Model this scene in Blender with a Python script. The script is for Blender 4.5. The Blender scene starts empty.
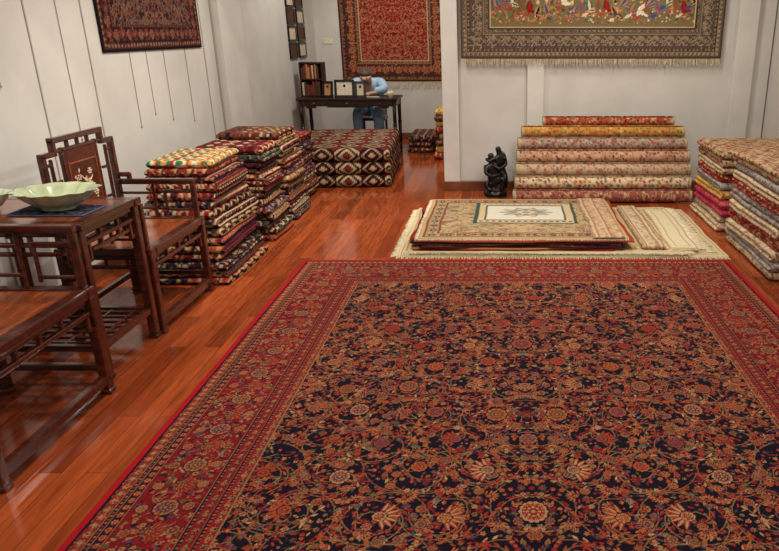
import bpy, bmesh, math, random
import numpy as np
from mathutils import Vector, Matrix
random.seed(7)
rng = np.random.default_rng(7)
scn = bpy.context.scene
COL = scn.collection
PI = math.pi

def lin1(c):
    c = np.asarray(c, dtype=np.float64)/255.0
    return np.where(c <= 0.04045, c/12.92, ((c+0.055)/1.055)**2.4)
def L4(c):
    l = lin1(c); return (float(l[0]), float(l[1]), float(l[2]), 1.0)

# ------------------------------------------------------------ materials
def newmat(name):
    m = bpy.data.materials.new(name); m.use_nodes = True
    nt = m.node_tree; b = nt.nodes['Principled BSDF']
    return m, nt, b
def mat_plain(name, col, rough=0.5, metal=0.0, var=0.12, scale=12.0, bump=0.0, coat=0.0, stretch=(1,1,1)):
    m, nt, b = newmat(name)
    tc = nt.nodes.new('ShaderNodeTexCoord'); mp = nt.nodes.new('ShaderNodeMapping')
    mp.inputs['Scale'].default_value = stretch
    nz = nt.nodes.new('ShaderNodeTexNoise'); nz.inputs['Scale'].default_value = scale; nz.inputs['Detail'].default_value = 5
    cr = nt.nodes.new('ShaderNodeValToRGB')
    c = np.array(col, float)
    cr.color_ramp.elements[0].position = 0.3; cr.color_ramp.elements[1].position = 0.7
    cr.color_ramp.elements[0].color = L4(np.clip(c*(1-var), 0, 255)); cr.color_ramp.elements[1].color = L4(np.clip(c*(1+var), 0, 255))
    nt.links.new(tc.outputs['Object'], mp.inputs['Vector']); nt.links.new(mp.outputs['Vector'], nz.inputs['Vector'])
    nt.links.new(nz.outputs['Fac'], cr.inputs['Fac']); nt.links.new(cr.outputs['Color'], b.inputs['Base Color'])
    b.inputs['Roughness'].default_value = rough; b.inputs['Metallic'].default_value = metal
    if coat: b.inputs['Coat Weight'].default_value = coat; b.inputs['Coat Roughness'].default_value = 0.15
    if bump:
        bp = nt.nodes.new('ShaderNodeBump'); bp.inputs['Strength'].default_value = bump; bp.inputs['Distance'].default_value = 0.003
        n2 = nt.nodes.new('ShaderNodeTexNoise'); n2.inputs['Scale'].default_value = scale*14
        nt.links.new(tc.outputs['Object'], n2.inputs['Vector'])
        nt.links.new(n2.outputs['Fac'], bp.inputs['Height']); nt.links.new(bp.outputs['Normal'], b.inputs['Normal'])
    return m
def mat_wool(name='woven_wool'):
    m, nt, b = newmat(name)
    at = nt.nodes.new('ShaderNodeVertexColor'); at.layer_name = 'Col'
    tc = nt.nodes.new('ShaderNodeTexCoord')
    nz = nt.nodes.new('ShaderNodeTexNoise'); nz.inputs['Scale'].default_value = 160; nz.inputs['Detail'].default_value = 2
    mr = nt.nodes.new('ShaderNodeMapRange'); mr.inputs['To Min'].default_value = 0.7; mr.inputs['To Max'].default_value = 1.2
    mx = nt.nodes.new('ShaderNodeVectorMath'); mx.operation = 'SCALE'
    nt.links.new(tc.outputs['Object'], nz.inputs['Vector']); nt.links.new(nz.outputs['Fac'], mr.inputs['Value'])
    nt.links.new(at.outputs['Color'], mx.inputs[0]); nt.links.new(mr.outputs['Result'], mx.inputs['Scale'])
    nt.links.new(mx.outputs['Vector'], b.inputs['Base Color'])
    bp = nt.nodes.new('ShaderNodeBump'); bp.inputs['Strength'].default_value = 0.4; bp.inputs['Distance'].default_value = 0.002
    nt.links.new(nz.outputs['Fac'], bp.inputs['Height']); nt.links.new(bp.outputs['Normal'], b.inputs['Normal'])
    b.inputs['Roughness'].default_value = 0.95; b.inputs['Specular IOR Level'].default_value = 0.12
    return m
def mat_floor():
    m, nt, b = newmat('polished_wood_planks')
    tc = nt.nodes.new('ShaderNodeTexCoord'); mp = nt.nodes.new('ShaderNodeMapping')
    mp.inputs['Rotation'].default_value = (0, 0, PI/2)
    br = nt.nodes.new('ShaderNodeTexBrick'); br.offset = 0.37
    br.inputs['Scale'].default_value = 1.0; br.inputs['Brick Width'].default_value = 1.15; br.inputs['Row Height'].default_value = 0.095
    br.inputs['Mortar Size'].default_value = 0.0012; br.inputs['Mortar Smooth'].default_value = 0.3
    br.inputs['Color1'].default_value = L4((122, 52, 24)); br.inputs['Color2'].default_value = L4((170, 80, 40)); br.inputs['Mortar'].default_value = L4((70, 28, 14))
    mp2 = nt.nodes.new('ShaderNodeMapping'); mp2.inputs['Scale'].default_value = (14, 1.1, 1)
    nz = nt.nodes.new('ShaderNodeTexNoise'); nz.inputs['Scale'].default_value = 3.5; nz.inputs['Detail'].default_value = 8; nz.inputs['Distortion'].default_value = 0.6
    mr = nt.nodes.new('ShaderNodeMapRange'); mr.inputs['From Min'].default_value = 0.3; mr.inputs['From Max'].default_value = 0.7; mr.inputs['To Min'].default_value = 0.66; mr.inputs['To Max'].default_value = 1.22
    vm = nt.nodes.new('ShaderNodeVectorMath'); vm.operation = 'SCALE'
    l = nt.links.new
    l(tc.outputs['Object'], mp.inputs['Vector']); l(mp.outputs['Vector'], br.inputs['Vector'])
    l(tc.outputs['Object'], mp2.inputs['Vector']); l(mp2.outputs['Vector'], nz.inputs['Vector'])
    l(nz.outputs['Fac'], mr.inputs['Value']); l(br.outputs['Color'], vm.inputs[0]); l(mr.outputs['Result'], vm.inputs['Scale'])
    l(vm.outputs['Vector'], b.inputs['Base Color'])
    b.inputs['Roughness'].default_value = 0.12
    b.inputs['Specular IOR Level'].default_value = 0.7
    bp = nt.nodes.new('ShaderNodeBump'); bp.inputs['Strength'].default_value = 0.18; bp.inputs['Distance'].default_value = 0.002
    l(nz.outputs['Fac'], bp.inputs['Height']); l(bp.outputs['Normal'], b.inputs['Normal'])
    return m

M_WOOL = mat_wool()
M_FLOOR = mat_floor()
M_WALL = mat_plain('painted_wall', (200, 197, 190), 0.85, var=0.03, scale=3, bump=0.15)
M_WALL2 = mat_plain('painted_wall_trim', (208, 205, 198), 0.8, var=0.03, scale=3)
M_SEAM = mat_plain('seam_line', (156, 150, 142), 0.9, var=0.05)  # darker strips along the wall panel joints and pilaster edges
M_CEIL = mat_plain('ceiling_paint', (212, 210, 205), 0.9, var=0.02)
M_BASE = mat_plain('baseboard_wood', (104, 58, 36), 0.4, var=0.2, scale=6)
M_ROSE = mat_plain('rosewood', (62, 24, 15), 0.2, var=0.4, scale=7, coat=0.6, stretch=(1, 5, 5))
M_ROSEL = mat_plain('rosewood_light', (128, 62, 30), 0.2, var=0.3, scale=5, coat=0.5, stretch=(6, 1, 1))
M_ROSEP = mat_plain('rosewood_carved_panel', (70, 28, 18), 0.35, var=0.4, scale=24)
M_DARKW = mat_plain('dark_walnut', (46, 24, 17), 0.35, var=0.3, scale=9)
M_PEARL = mat_plain('shell_inlay', (200, 174, 140), 0.3, var=0.2, scale=40)
M_FRINGE = mat_plain('cotton_fringe', (210, 198, 164), 0.95, var=0.12, scale=30)
M_CELA = mat_plain('celadon_glaze', (186, 198, 160), 0.22, var=0.1, scale=9, coat=0.5)
M_CELA2 = mat_plain('pale_celadon_glaze', (210, 220, 196), 0.2, var=0.06, scale=9, coat=0.5)
M_BLACK = mat_plain('black_bronze', (26, 22, 20), 0.3, var=0.3, scale=10, metal=0.4)
M_SKIN = mat_plain('skin', (196, 148, 120), 0.6, var=0.05)
M_SHIRT = mat_plain('light_blue_shirt', (158, 188, 212), 0.8, var=0.06, scale=20)
M_TROU = mat_plain('blue_trousers', (128, 160, 188), 0.85, var=0.08, scale=20)
M_HAIR = mat_plain('dark_grey_hair', (66, 60, 58), 0.7, var=0.4, scale=60)
M_PAPER = mat_plain('paper', (215, 205, 180), 0.8, var=0.08, scale=25)
M_CORD = mat_plain('grey_cord', (150, 142, 132), 0.9, var=0.1)
M_BRASS = mat_plain('brass', (180, 130, 60), 0.3, metal=0.9)
M_BOOKS = [mat_plain('book_cover_%s' % n, c, 0.6, var=0.1) for n, c in
           (('red', (130, 40, 30)), ('ochre', (180, 130, 70)), ('cream', (205, 192, 160)), ('brown', (80, 48, 30)), ('blue', (50, 62, 90)), ('green', (60, 84, 60)))]
M_SHOE = mat_plain('black_leather', (22, 20, 20), 0.4)

# ------------------------------------------------------------ object helpers
def link(o, parent=None):
    COL.objects.link(o)
    if parent is not None: o.parent = parent
    return o
def tag(o, label=None, cat=None, group=None, kind=None):
    if label: o['label'] = label
    if cat: o['category'] = cat
    if group: o['group'] = group
    if kind: o['kind'] = kind
    return o
def thing(name, label, cat, loc=(0, 0, 0), rz=0.0, group=None):
    e = bpy.data.objects.new(name, None); e.empty_display_size = 0.1
    e.location = loc; e.rotation_euler = (0, 0, rz); link(e)
    return tag(e, label, cat, group)
class B:
    def __init__(s): s.bm = bmesh.new()
    def box(s, c, d, rot=None):
        m = Matrix.Translation(c)
        if rot is not None: m = m @ rot
        m = m @ Matrix.Diagonal((d[0], d[1], d[2], 1))
        bmesh.ops.create_cube(s.bm, size=1, matrix=m); return s
    def rod(s, p, q, r, seg=8, r2=None):
        p = Vector(p); q = Vector(q); d = q-p
        m = Matrix.Translation((p+q)/2) @ d.to_track_quat('Z', 'Y').to_matrix().to_4x4()
        bmesh.ops.create_cone(s.bm, cap_ends=True, segments=seg, radius1=r, radius2=r if r2 is None else r2, depth=d.length, matrix=m); return s
    def sph(s, c, d, seg=14, rot=None):
        m = Matrix.Translation(c)
        if rot is not None: m = m @ rot
        m = m @ Matrix.Diagonal((d[0], d[1], d[2], 1))
        bmesh.ops.create_uvsphere(s.bm, u_segments=seg, v_segments=max(6, seg//2+1), radius=0.5, matrix=m); return s
    def lathe(s, prof, seg=32, c=(0, 0, 0), f=None):
        rings = []
        for (r, z) in prof:
            ring = []
            for k in range(seg):
                a = 2*PI*k/seg; q = 1.0 if f is None else f(a, r)
                ring.append(s.bm.verts.new((c[0]+r*q*math.cos(a), c[1]+r*q*math.sin(a), c[2]+z)))
            rings.append(ring)
        for i in range(len(rings)-1):
            for k in range(seg):
                s.bm.faces.new((rings[i][k], rings[i][(k+1) % seg], rings[i+1][(k+1) % seg], rings[i+1][k]))
        s.bm.faces.new(list(reversed(rings[0]))); s.bm.faces.new(rings[-1])
        return s
    def done(s, name, mat, parent=None, smooth=False, bev=0.0, loc=(0, 0, 0), rot=(0, 0, 0)):
        me = bpy.data.meshes.new(name); s.bm.normal_update(); s.bm.to_mesh(me); s.bm.free()
        me.materials.append(mat)
        if smooth: me.polygons.foreach_set('use_smooth', [True]*len(me.polygons))
        o = bpy.data.objects.new(name, me); o.location = loc; o.rotation_euler = rot; link(o, parent)
        if bev:
            b = o.modifiers.new('bevel', 'BEVEL'); b.width = bev; b.segments = 2; b.limit_method = 'ANGLE'
        return o
def boxobj(name, c, d, mat, parent=None, bev=0.0):
    return B().box((0, 0, 0), d).done(name, mat, parent, bev=bev, loc=c)

def grid_mesh(name, P, C, mat=M_WOOL, smooth=True):
    n, m = P.shape[:2]
    me = bpy.data.meshes.new(name)
    idx = np.arange(n*m).reshape(n, m)
    f = np.stack([idx[:-1, :-1], idx[1:, :-1], idx[1:, 1:], idx[:-1, 1:]], -1).reshape(-1, 4)
    me.vertices.add(n*m); me.vertices.foreach_set('co', P.reshape(-1).astype(np.float32))
    me.loops.add(f.size); me.loops.foreach_set('vertex_index', f.ravel().astype(np.int32))
    me.polygons.add(len(f)); me.polygons.foreach_set('loop_start', np.arange(0, f.size, 4, dtype=np.int32))
    me.update(calc_edges=True)
    if smooth: me.polygons.foreach_set('use_smooth', np.ones(len(f), dtype=bool))
    a = me.color_attributes.new('Col', 'FLOAT_COLOR', 'POINT')
    rgba = np.ones((n*m, 4), dtype=np.float32); rgba[:, :3] = lin1(C.reshape(-1, 3))
    a.data.foreach_set('color', rgba.ravel())
    me.materials.append(mat); me.validate()
    return me

# ------------------------------------------------------------ rug painter
RED = (150, 30, 30); DRED = (108, 22, 26); MAR = (78, 16, 22); NAVY = (22, 16, 32); BLK = (22, 15, 18); CREAM = (208, 186, 148); TAN = (176, 138, 94)
OCH = (172, 118, 62); RUST = (160, 60, 38); OLV = (92, 90, 58); TEAL = (52, 78, 80); PINK = (180, 96, 88); BRN = (90, 60, 44); GREY = (112, 100, 92); GRN = (58, 96, 62); BLU = (56, 74, 118); WHT = (222, 212, 194)
class Cv:
    def __init__(s, w, h, px, bg):
        s.w, s.h, s.px = w, h, px; s.W = int(round(w/px))+1; s.H = int(round(h/px))+1
        s.a = np.empty((s.W, s.H, 3)); s.a[:] = bg
    def win(s, cx, cy, r):
        i0 = max(0, int((cx-r)/s.px)); i1 = min(s.W, int((cx+r)/s.px)+2); j0 = max(0, int((cy-r)/s.px)); j1 = min(s.H, int((cy+r)/s.px)+2)
        if i1 <= i0 or j1 <= j0: return None
        X, Y = np.meshgrid(np.arange(i0, i1)*s.px-cx, np.arange(j0, j1)*s.px-cy, indexing='ij')
        return s.a[i0:i1, j0:j1], X, Y
    def disk(s, cx, cy, r, c):
        w = s.win(cx, cy, r)
        if w: w[0][w[1]**2+w[2]**2 < r*r] = c
    def ros(s, cx, cy, r, cols, n=8, rot=0.0, ax=1.0, ay=1.0):
        w = s.win(cx, cy, r*max(ax, ay)*1.05)
        if not w: return
        v, X, Y = w; X = X/ax; Y = Y/ay
        k = np.hypot(X, Y)/r; th = np.arctan2(Y, X)+rot
        lob = 0.86+0.14*np.cos(n*th)
        v[k < lob] = cols[0]
        p = k < lob*0.86
        v[p] = cols[1]
        v[p & (np.cos(n*th+PI) > 0.1) & (k > 0.5)] = cols[2]
        v[k < 0.58] = cols[0]; v[k < 0.50] = cols[3]; v[(k < .5) & (np.cos(n*th) > .2) & (k > .3)] = cols[1]
        v[k < 0.34] = cols[4]; v[k < 0.17] = cols[0]
    def big(s, cx, cy, r, acc, light, red, dark, n=12, rot=0.0, ay=1.0):
        """large concentric scalloped rosette"""
        w = s.win(cx, cy, r*1.2*max(1, ay))
        if not w: return
        v, X, Y = w; Y = Y/ay; k = np.hypot(X, Y)/r; th = np.arctan2(Y, X)+rot
        lob = 0.88+0.12*np.abs(np.cos(n*th/2))
        v[k < lob+.14] = dark; v[k < lob] = light; v[k < lob-.10] = red
        m = (k < lob-.12) & (k > .58) & (np.abs(np.cos(n*th/2)) > .80); v[m] = light
        m = (k < lob-.22) & (k > .62) & (np.abs(np.cos(n*th/2)) > .92); v[m] = acc
        v[k < .58] = dark; v[k < .51] = acc; m = (k < .51) & (k > .3) & (np.cos(8*th) > .3); v[m] = light
        v[k < .30] = dark; v[k < .24] = red; v[k < .12] = light
    def leaf(s, cx, cy, ln, wd, ang, c, c2=None):
        w = s.win(cx, cy, ln)
        if not w: return
        v, X, Y = w; a = X*math.cos(ang)+Y*math.sin(ang); b = -X*math.sin(ang)+Y*math.cos(ang)
        q = (a/ln)**2; m = (np.abs(b) < wd*(1-q)) & (q < 1)
        v[m] = c
        if c2 is not None: v[(np.abs(b) < wd*0.45*(1-q)) & (q < 0.7)] = c2
    def palm(s, cx, cy, r, ang, cols):
        for k in range(-3, 4):
            a = ang+k*0.42
            s.leaf(cx+math.cos(a)*r*0.55, cy+math.sin(a)*r*0.55, r*0.5, r*0.14, a, cols[k % 2], cols[2])
        s.ros(cx, cy, r*0.45, (cols[3], cols[1], cols[0], cols[2], cols[4]), 6)
    def line(s, xs, ys, c, th=1):
        ix = np.round(np.asarray(xs)/s.px).astype(int); iy = np.round(np.asarray(ys)/s.px).astype(int)
        for dx in range(th):
            for dy in range(th):
                x = ix+dx; y = iy+dy; ok = (x >= 0) & (x < s.W) & (y >= 0) & (y < s.H); s.a[x[ok], y[ok]] = c
    def frame(s, o, wd, c):
        i = int(round(o/s.px)); k = max(1, int(round(wd/s.px))); a = s.a; W, H = s.W, s.H
        a[i:i+k, i:H-i] = c; a[W-i-k:W-i, i:H-i] = c; a[i:W-i, i:i+k] = c; a[i:W-i, H-i-k:H-i] = c
    def rect(s, x0, y0, x1, y1, c):
        s.a[int(x0/s.px):int(x1/s.px), int(y0/s.px):int(y1/s.px)] = c
def perim(w, h, off, pitch):
    out = []
    Lx = w-2*off; nx = max(1, round(Lx/pitch)); Ly = h-2*off; ny = max(1, round(Ly/pitch))
    for i in range(nx+1):
        out.append((off+Lx*i/nx, off, PI/2, i)); out.append((off+Lx*i/nx, h-off, -PI/2, i))
    for j in range(1, ny):
        out.append((off, off+Ly*j/ny, 0, j)); out.append((w-off, off+Ly*j/ny, PI, j))
    return out
def bands(cv, bl, R):
    off = 0.0; w, h = cv.w, cv.h
    for (bw, bg, kind, cols, pitch) in bl:
        cv.frame(off, bw, bg)
        mid = off+bw/2
        if kind == 'dots':
            for (x, y, a, i) in perim(w, h, mid, pitch):
                cv.ros(x, y, bw*0.42, (cols[0], cols[1+i % 2], cols[3], cols[0], cols[3]), 6)
            for (x, y, a, i) in perim(w, h, mid, pitch/2.0):
                if R.random() < 0.9: cv.disk(x+R.uniform(-.2, .2)*bw*0.3, y+R.uniform(-.2, .2)*bw*.3, bw*0.10, cols[(i+2) % 4])
        elif kind == 'check':
            for (x, y, a, i) in perim(w, h, mid, pitch):
                cv.disk(x, y, bw*0.32, cols[i % 2])
        elif kind in ('main', 'dense'):
            dn = kind == 'dense'
            amp = bw*0.30
            for sgn in (1, -1):
                xs = np.arange(off, w-off, cv.px*0.4)
                for yy in (mid, h-mid):
                    cv.line(xs, yy+sgn*amp*np.sin(2*PI*xs/(2*pitch)), cols[4], 1)
                ys = np.arange(off, h-off, cv.px*0.4)
                for xx in (mid, w-mid):
                    cv.line(xx+sgn*amp*np.sin(2*PI*ys/(2*pitch)), ys, cols[4], 1)
            ns = int(2*(w+h)*bw/(0.00042 if dn else 0.0016 if cv.px < 0.006 else 0.003))
            for _ in range(ns):
                t = R.uniform(-.46, .46)*bw; o = mid+t
                if R.random() < w/(w+h): x = R.uniform(o, w-o); y = R.choice((o, h-o))
                else: y = R.uniform(o, h-o); x = R.choice((o, w-o))
                c = cols[R.randrange(len(cols))]; c2 = cols[R.randrange(len(cols))]
                if R.random() < .5: cv.leaf(x, y, R.uniform(.010, .018), R.uniform(.004, .006), R.uniform(0, PI), c)
                else:
                    r = R.uniform(.007, .012); cv.disk(x, y, r, c); cv.disk(x, y, r*.45, c2)
            if dn:
                for q in (-.34, .34):
                    for (x, y, a, i) in perim(w, h, mid+q*bw, pitch):
                        dx = pitch/2 if abs(a) == PI/2 else 0; dy = 0 if abs(a) == PI/2 else pitch/2
                        cv.big(x+dx, y+dy, bw*.09, cols[(i*3) % 4], (150, 108, 70), cols[0], cols[5], 8)
                for (x, y, a, i) in perim(w, h, mid, pitch):
                    if i % 2: cv.big(x, y, bw*0.18, (50, 62, 80) if i % 4 == 1 else (84, 84, 52), (152, 108, 70), (136, 36, 30), NAVY, 12)
                    else: cv.big(x, y, bw*.12, (140, 88, 48), (150, 106, 68), (30, 24, 44), cols[5], 8); cv.palm(x, y, bw*0.24, a, ((150, 70, 44), cols[8], cols[9], cols[5], cols[2]))
            else:
                for (x, y, a, i) in perim(w, h, mid, pitch):
                    if i % 2: cv.ros(x, y, bw*0.32, (cols[1], cols[0], cols[2], cols[3], cols[4]), 8, 0.3)
                    else: cv.palm(x, y, bw*0.40, a, (cols[2], cols[4], cols[0], cols[1], cols[3]))
        off += bw
    return off
def allover(cv, R, pal, vine, lx=0.36, ly=0.30, rb=0.072, gap=0.031, half=True, y0=0.0, y1=None, dark=NAVY, skip=.28, accs=None, vlen=.62):
    hw = cv.w/2; y1 = y1 or cv.h
    nodes = []
    nr = int((y1-y0)/ly)+2
    for j in range(nr):
        y = y0+j*ly; odd = j % 2
        k = 0
        while True:
            x = hw-(k+0.5*odd)*lx
            if x < -lx: break
            if accs and not (k == 0 and not odd): nodes.append((x+R.uniform(-.045, .045), y+R.uniform(-.045, .045), R.choice((0, 1, 1, 2, 3))))
            else: nodes.append((x, y, (k+j) % 3))
            k += 1
    for (x, y, t) in nodes:
        for q in range(5 if accs else 4):
            a0 = q*PI/2+PI/4+0.5*t+(R.uniform(-.5, .5) if accs else 0)
            s = np.linspace(0, 1, 420); sg = 1 if q % 2 else -1; tw = 3.6 if not accs else R.uniform(3.0, 5.2); vl = vlen if not accs else vlen*R.uniform(.6, 1.1)
            rr = 0.03+lx*vl*s; aa = a0+sg*s*tw
            cv.line(x+rr*np.cos(aa), y+rr*np.sin(aa), vine, 1)
            for z in np.linspace(0.15, 0.97, 12):
                rz_ = 0.03+lx*vl*z; az = a0+sg*z*tw+0.06
                cv.leaf(x+(rz_+.012)*math.cos(az), y+(rz_+.012)*math.sin(az), 0.015, 0.005, az+0.8*sg, pal[R.randrange(len(pal))])
    cell = {}
    N = int(hw*(y1-y0)/(gap*gap)*2.6)
    for _ in range(N):
        x = R.uniform(0, hw); y = R.uniform(y0, y1); key = (int(x/gap), int(y/gap)); ok = True
        for dx in (-1, 0, 1):
            for dy in (-1, 0, 1):
                for (a, b) in cell.get((key[0]+dx, key[1]+dy), ()):
                    if (a-x)**2+(b-y)**2 < gap*gap: ok = False; break
                if not ok: break
            if not ok: break
        if not ok: continue
        cell.setdefault(key, []).append((x, y))
        if R.random() < skip: continue
        c = [pal[R.randrange(len(pal))] for _ in range(5)]
        u = R.random()
        if u < .40: cv.ros(x, y, R.uniform(.45, .75)*gap, c, R.choice((5, 6)), R.random()*3)
        elif u < .68: cv.leaf(x, y, gap*.7, gap*.24, R.uniform(0, PI), c[0], c[1])
        elif u < .82: cv.disk(x, y, gap*.3, c[0]); cv.disk(x, y, gap*.13, c[1])
        elif u < .91 or not accs: cv.palm(x, y, gap*1.3, R.choice((PI/2, -PI/2, 0, PI)), c)
        elif u < .95: cv.palm(x, y, gap*2.0, R.choice((PI/2, -PI/2, 0, PI)), ((150, 56, 36), (128, 30, 30), (160, 116, 74), dark, accs[R.randrange(len(accs))]))
        else: cv.big(x, y, gap*1.1, accs[R.randrange(len(accs))], (150, 106, 68), (140, 40, 32), dark, 8)
    if accs:
        for (x, y, t) in nodes:
            if x > hw+.01: continue
            ac = accs[R.randrange(len(accs))]; f = R.uniform(.75, 1.1)
            lt = R.choice(((164, 122, 80), (154, 98, 58), (170, 134, 94), (146, 78, 48), (140, 60, 40)))
            if t == 0: cv.big(x, y, rb*f, ac, lt, (150, 44, 32), dark, R.choice((10, 12, 14)), 0, 1.12)
            elif t in (1, 3):
                cv.palm(x, y, rb*1.35*f, R.choice((PI/2, -PI/2, 0, PI)), (pal[0], (130, 40, 34), lt, dark, ac)); cv.big(x, y-.004, rb*.50, ac, lt, (160, 66, 38), dark, 8)
            else: cv.big(x, y, rb*.82*f, (150, 44, 32), lt, ac, dark, 10, .2)
    else:
        for (x, y, t) in nodes:
            if t == 0: cv.ros(x, y, rb*1.12, (dark,)*5, 10, 0, 1.0, 1.15); cv.ros(x, y, rb, (vine, pal[0], pal[1], dark, pal[2]), 12, 0, 1.0, 1.15); cv.ros(x, y, rb*.5, (dark, pal[2], pal[0], pal[1], vine), 8)
            elif t == 1: cv.palm(x, y-.01, rb*1.25, PI/2, (pal[0], vine, pal[1], dark, pal[3])); cv.ros(x, y-.01, rb*.55, (dark, pal[1], pal[0], pal[2], pal[3]), 8)
            else: cv.ros(x, y, rb*1.0, (dark,)*5, 8, .3); cv.ros(x, y, rb*.9, (pal[1], pal[2], dark, pal[0], pal[3]), 9, .3); cv.ros(x, y, rb*.42, (dark, vine, pal[1], pal[0], pal[2]), 6)
    if half:
        m = cv.W//2; cv.a[cv.W-m:] = cv.a[:m][::-1]

def flat_rug_mesh(name, cv, ux, uy, th, wav=0.0, ph=0.0):
    n = np.cross(ux, uy)
    xs = np.arange(cv.W)*cv.px; ys = np.arange(cv.H)*cv.px
    xs = np.concatenate([[0], xs, [xs[-1]]]); ys = np.concatenate([[0], ys, [ys[-1]]])
    H = np.full((len(xs), len(ys)), th); H[0] = 0; H[-1] = 0; H[:, 0] = 0; H[:, -1] = 0
    XX, YY = np.meshgrid(xs, ys, indexing='ij')
    if wav:
        dx = wav*(np.sin(YY*6+ph)+.5*np.sin(YY*15+2*ph)); dy = wav*(np.sin(XX*5+ph*3)+.5*np.sin(XX*13+ph))
        XX, YY = XX+dx, YY+dy
    P = XX[..., None]*np.array(ux)+YY[..., None]*np.array(uy)+H[..., None]*n
    C = np.pad(cv.a, ((1, 1), (1, 1), (0, 0)), mode='edge')
    return grid_mesh(name, P, C, smooth=False)
X3 = (1., 0., 0.); Y3 = (0., 1., 0.); Z3 = (0., 0., 1.)
def fringe(parent, p0, p1, out, ln, up=(0, 0, 1), n=120, R=random, droop=0.0, name='fringe'):
    b = bmesh.new(); p0 = Vector(p0); p1 = Vector(p1); out = Vector(out); d = (p1-p0); w = d.length/n*0.66; dn = d.normalized(); upv = Vector(up)
    for i in range(n):
        p = p0+d*((i+.5)/n); l = ln*R.uniform(.75, 1.1); sk = dn*R.uniform(-.25, .25)*l
        vs = []
        for (t, s) in ((-.2, 1), (.5, .8), (1, .35)):
            q = p+out*l*t+sk*t*t-upv*droop*max(t, 0)
            vs.append((b.verts.new(q-dn*w*s/2), b.verts.new(q+upv*0.003), b.verts.new(q+dn*w*s/2)))
        for k in range(2):
            for j in range(2):
                b.faces.new((vs[k][j], vs[k][j+1], vs[k+1][j+1], vs[k+1][j]))
    me = bpy.data.meshes.new(name); b.to_mesh(me); b.free(); me.materials.append(M_FRINGE)
    o = bpy.data.objects.new(name, me); link(o, parent); tag(o, 'cream cotton tassel fringe', None, None, 'stuff'); return o

# --- pattern function for folded and rolled rugs
def hsh(i, j, s):
    v = np.sin(i*127.1+j*311.7+s*74.7)*43758.5453
    return v-np.floor(v)
def pat(U, V, style, pal, seed, sc=1.0):
    pal = np.array(pal, float); n = len(pal)
    if style == 'diamond':
        p = 0.27*sc; q = 0.30*sc
        ca = np.floor(U/p); cb_ = np.floor(V/q)
        a = np.abs((U/p) % 1-.5)*2; b = np.abs((V/q) % 1-.5)*2
        a = np.floor(a*7)/7; d = a+b
        lut = np.array([2, 0, 1, 0, 0, 1, 3, 3, 3, 3])
        lut2 = np.array([1, 3, 0, 1, 3, 0, 0, 2, 2, 2])
        k = np.clip(np.floor(d*5.2).astype(int), 0, 9)
        alt = ((ca+cb_) % 2 == 0)
        return np.where(alt[..., None], pal[lut[k]], pal[lut2[k]])
    if style == 'kilim':
        p = 0.14*sc; q = 0.12*sc
        row = np.floor(V/q); a = np.abs((U/p+0.5*(row % 2)) % 1-.5)*2; b = np.abs((V/q) % 1-.5)*2
        d = np.floor(a*6)/6+np.floor(b*6)/6
        k = np.floor(d*2.6).astype(int)
        h = (hsh(row, row*0, seed)*n).astype(int)
        C = pal[(k*2+h) % n]
        st = (V/q) % 1
        C = np.where((st < .12)[..., None], pal[0], C)
        return C
    if style == 'stripe':
        q = 0.03*sc; r = np.floor(V/q); h = (hsh(r, r*0+1, seed)*n).astype(int) % n
        C = pal[h]
        z = np.abs((U/(0.05*sc)) % 1-.5)*2; w = ((V/q) % 1)
        C = np.where(((np.abs(w-z) < .25))[..., None], pal[(h+2) % n], C)
        return C
    s = 0.034*sc
    C = np.broadcast_to(pal[0], U.shape+(3,)).copy()
    vine = np.abs(np.sin(U*28/sc+seed)+np.sin(V*34/sc+2*seed)) < .2
    C[vine] = pal[1]*.6+pal[0]*.4
    iu = np.floor(U/s); iv = np.floor(V/s)
    best = np.full(U.shape, 9.0); bi = np.zeros(U.shape); bj = np.zeros(U.shape)
    for dx in (-1, 0, 1):
        for dy in (-1, 0, 1):
            ci = iu+dx; cj = iv+dy
            cx = (ci+.25+.5*hsh(ci, cj, seed))*s; cy = (cj+.25+.5*hsh(cj, ci, seed+3))*s
            d = np.hypot(U-cx, V-cy)/s; m = d < best
            best = np.where(m, d, best); bi = np.where(m, ci, bi); bj = np.where(m, cj, bj)
    h1 = (hsh(bi, bj, seed+9)*(n-1)).astype(int)+1; h2 = (hsh(bi, bj, seed+17)*n).astype(int)
    keep = hsh(bi, bj, seed+5) < .82
    C = np.where(((best < .37) & keep)[..., None], pal[h1 % n]*.9+pal[0]*.1, C); C = np.where(((best < .17) & keep)[..., None], pal[h2 % n], C)
    if style == 'band':
        bnd = (V/(0.11*sc)) % 1
        C = np.where((bnd < .14)[..., None], pal[1], C); C = np.where(((bnd > .14) & (bnd < .26))[..., None], pal[2], C)
    return C

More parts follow.
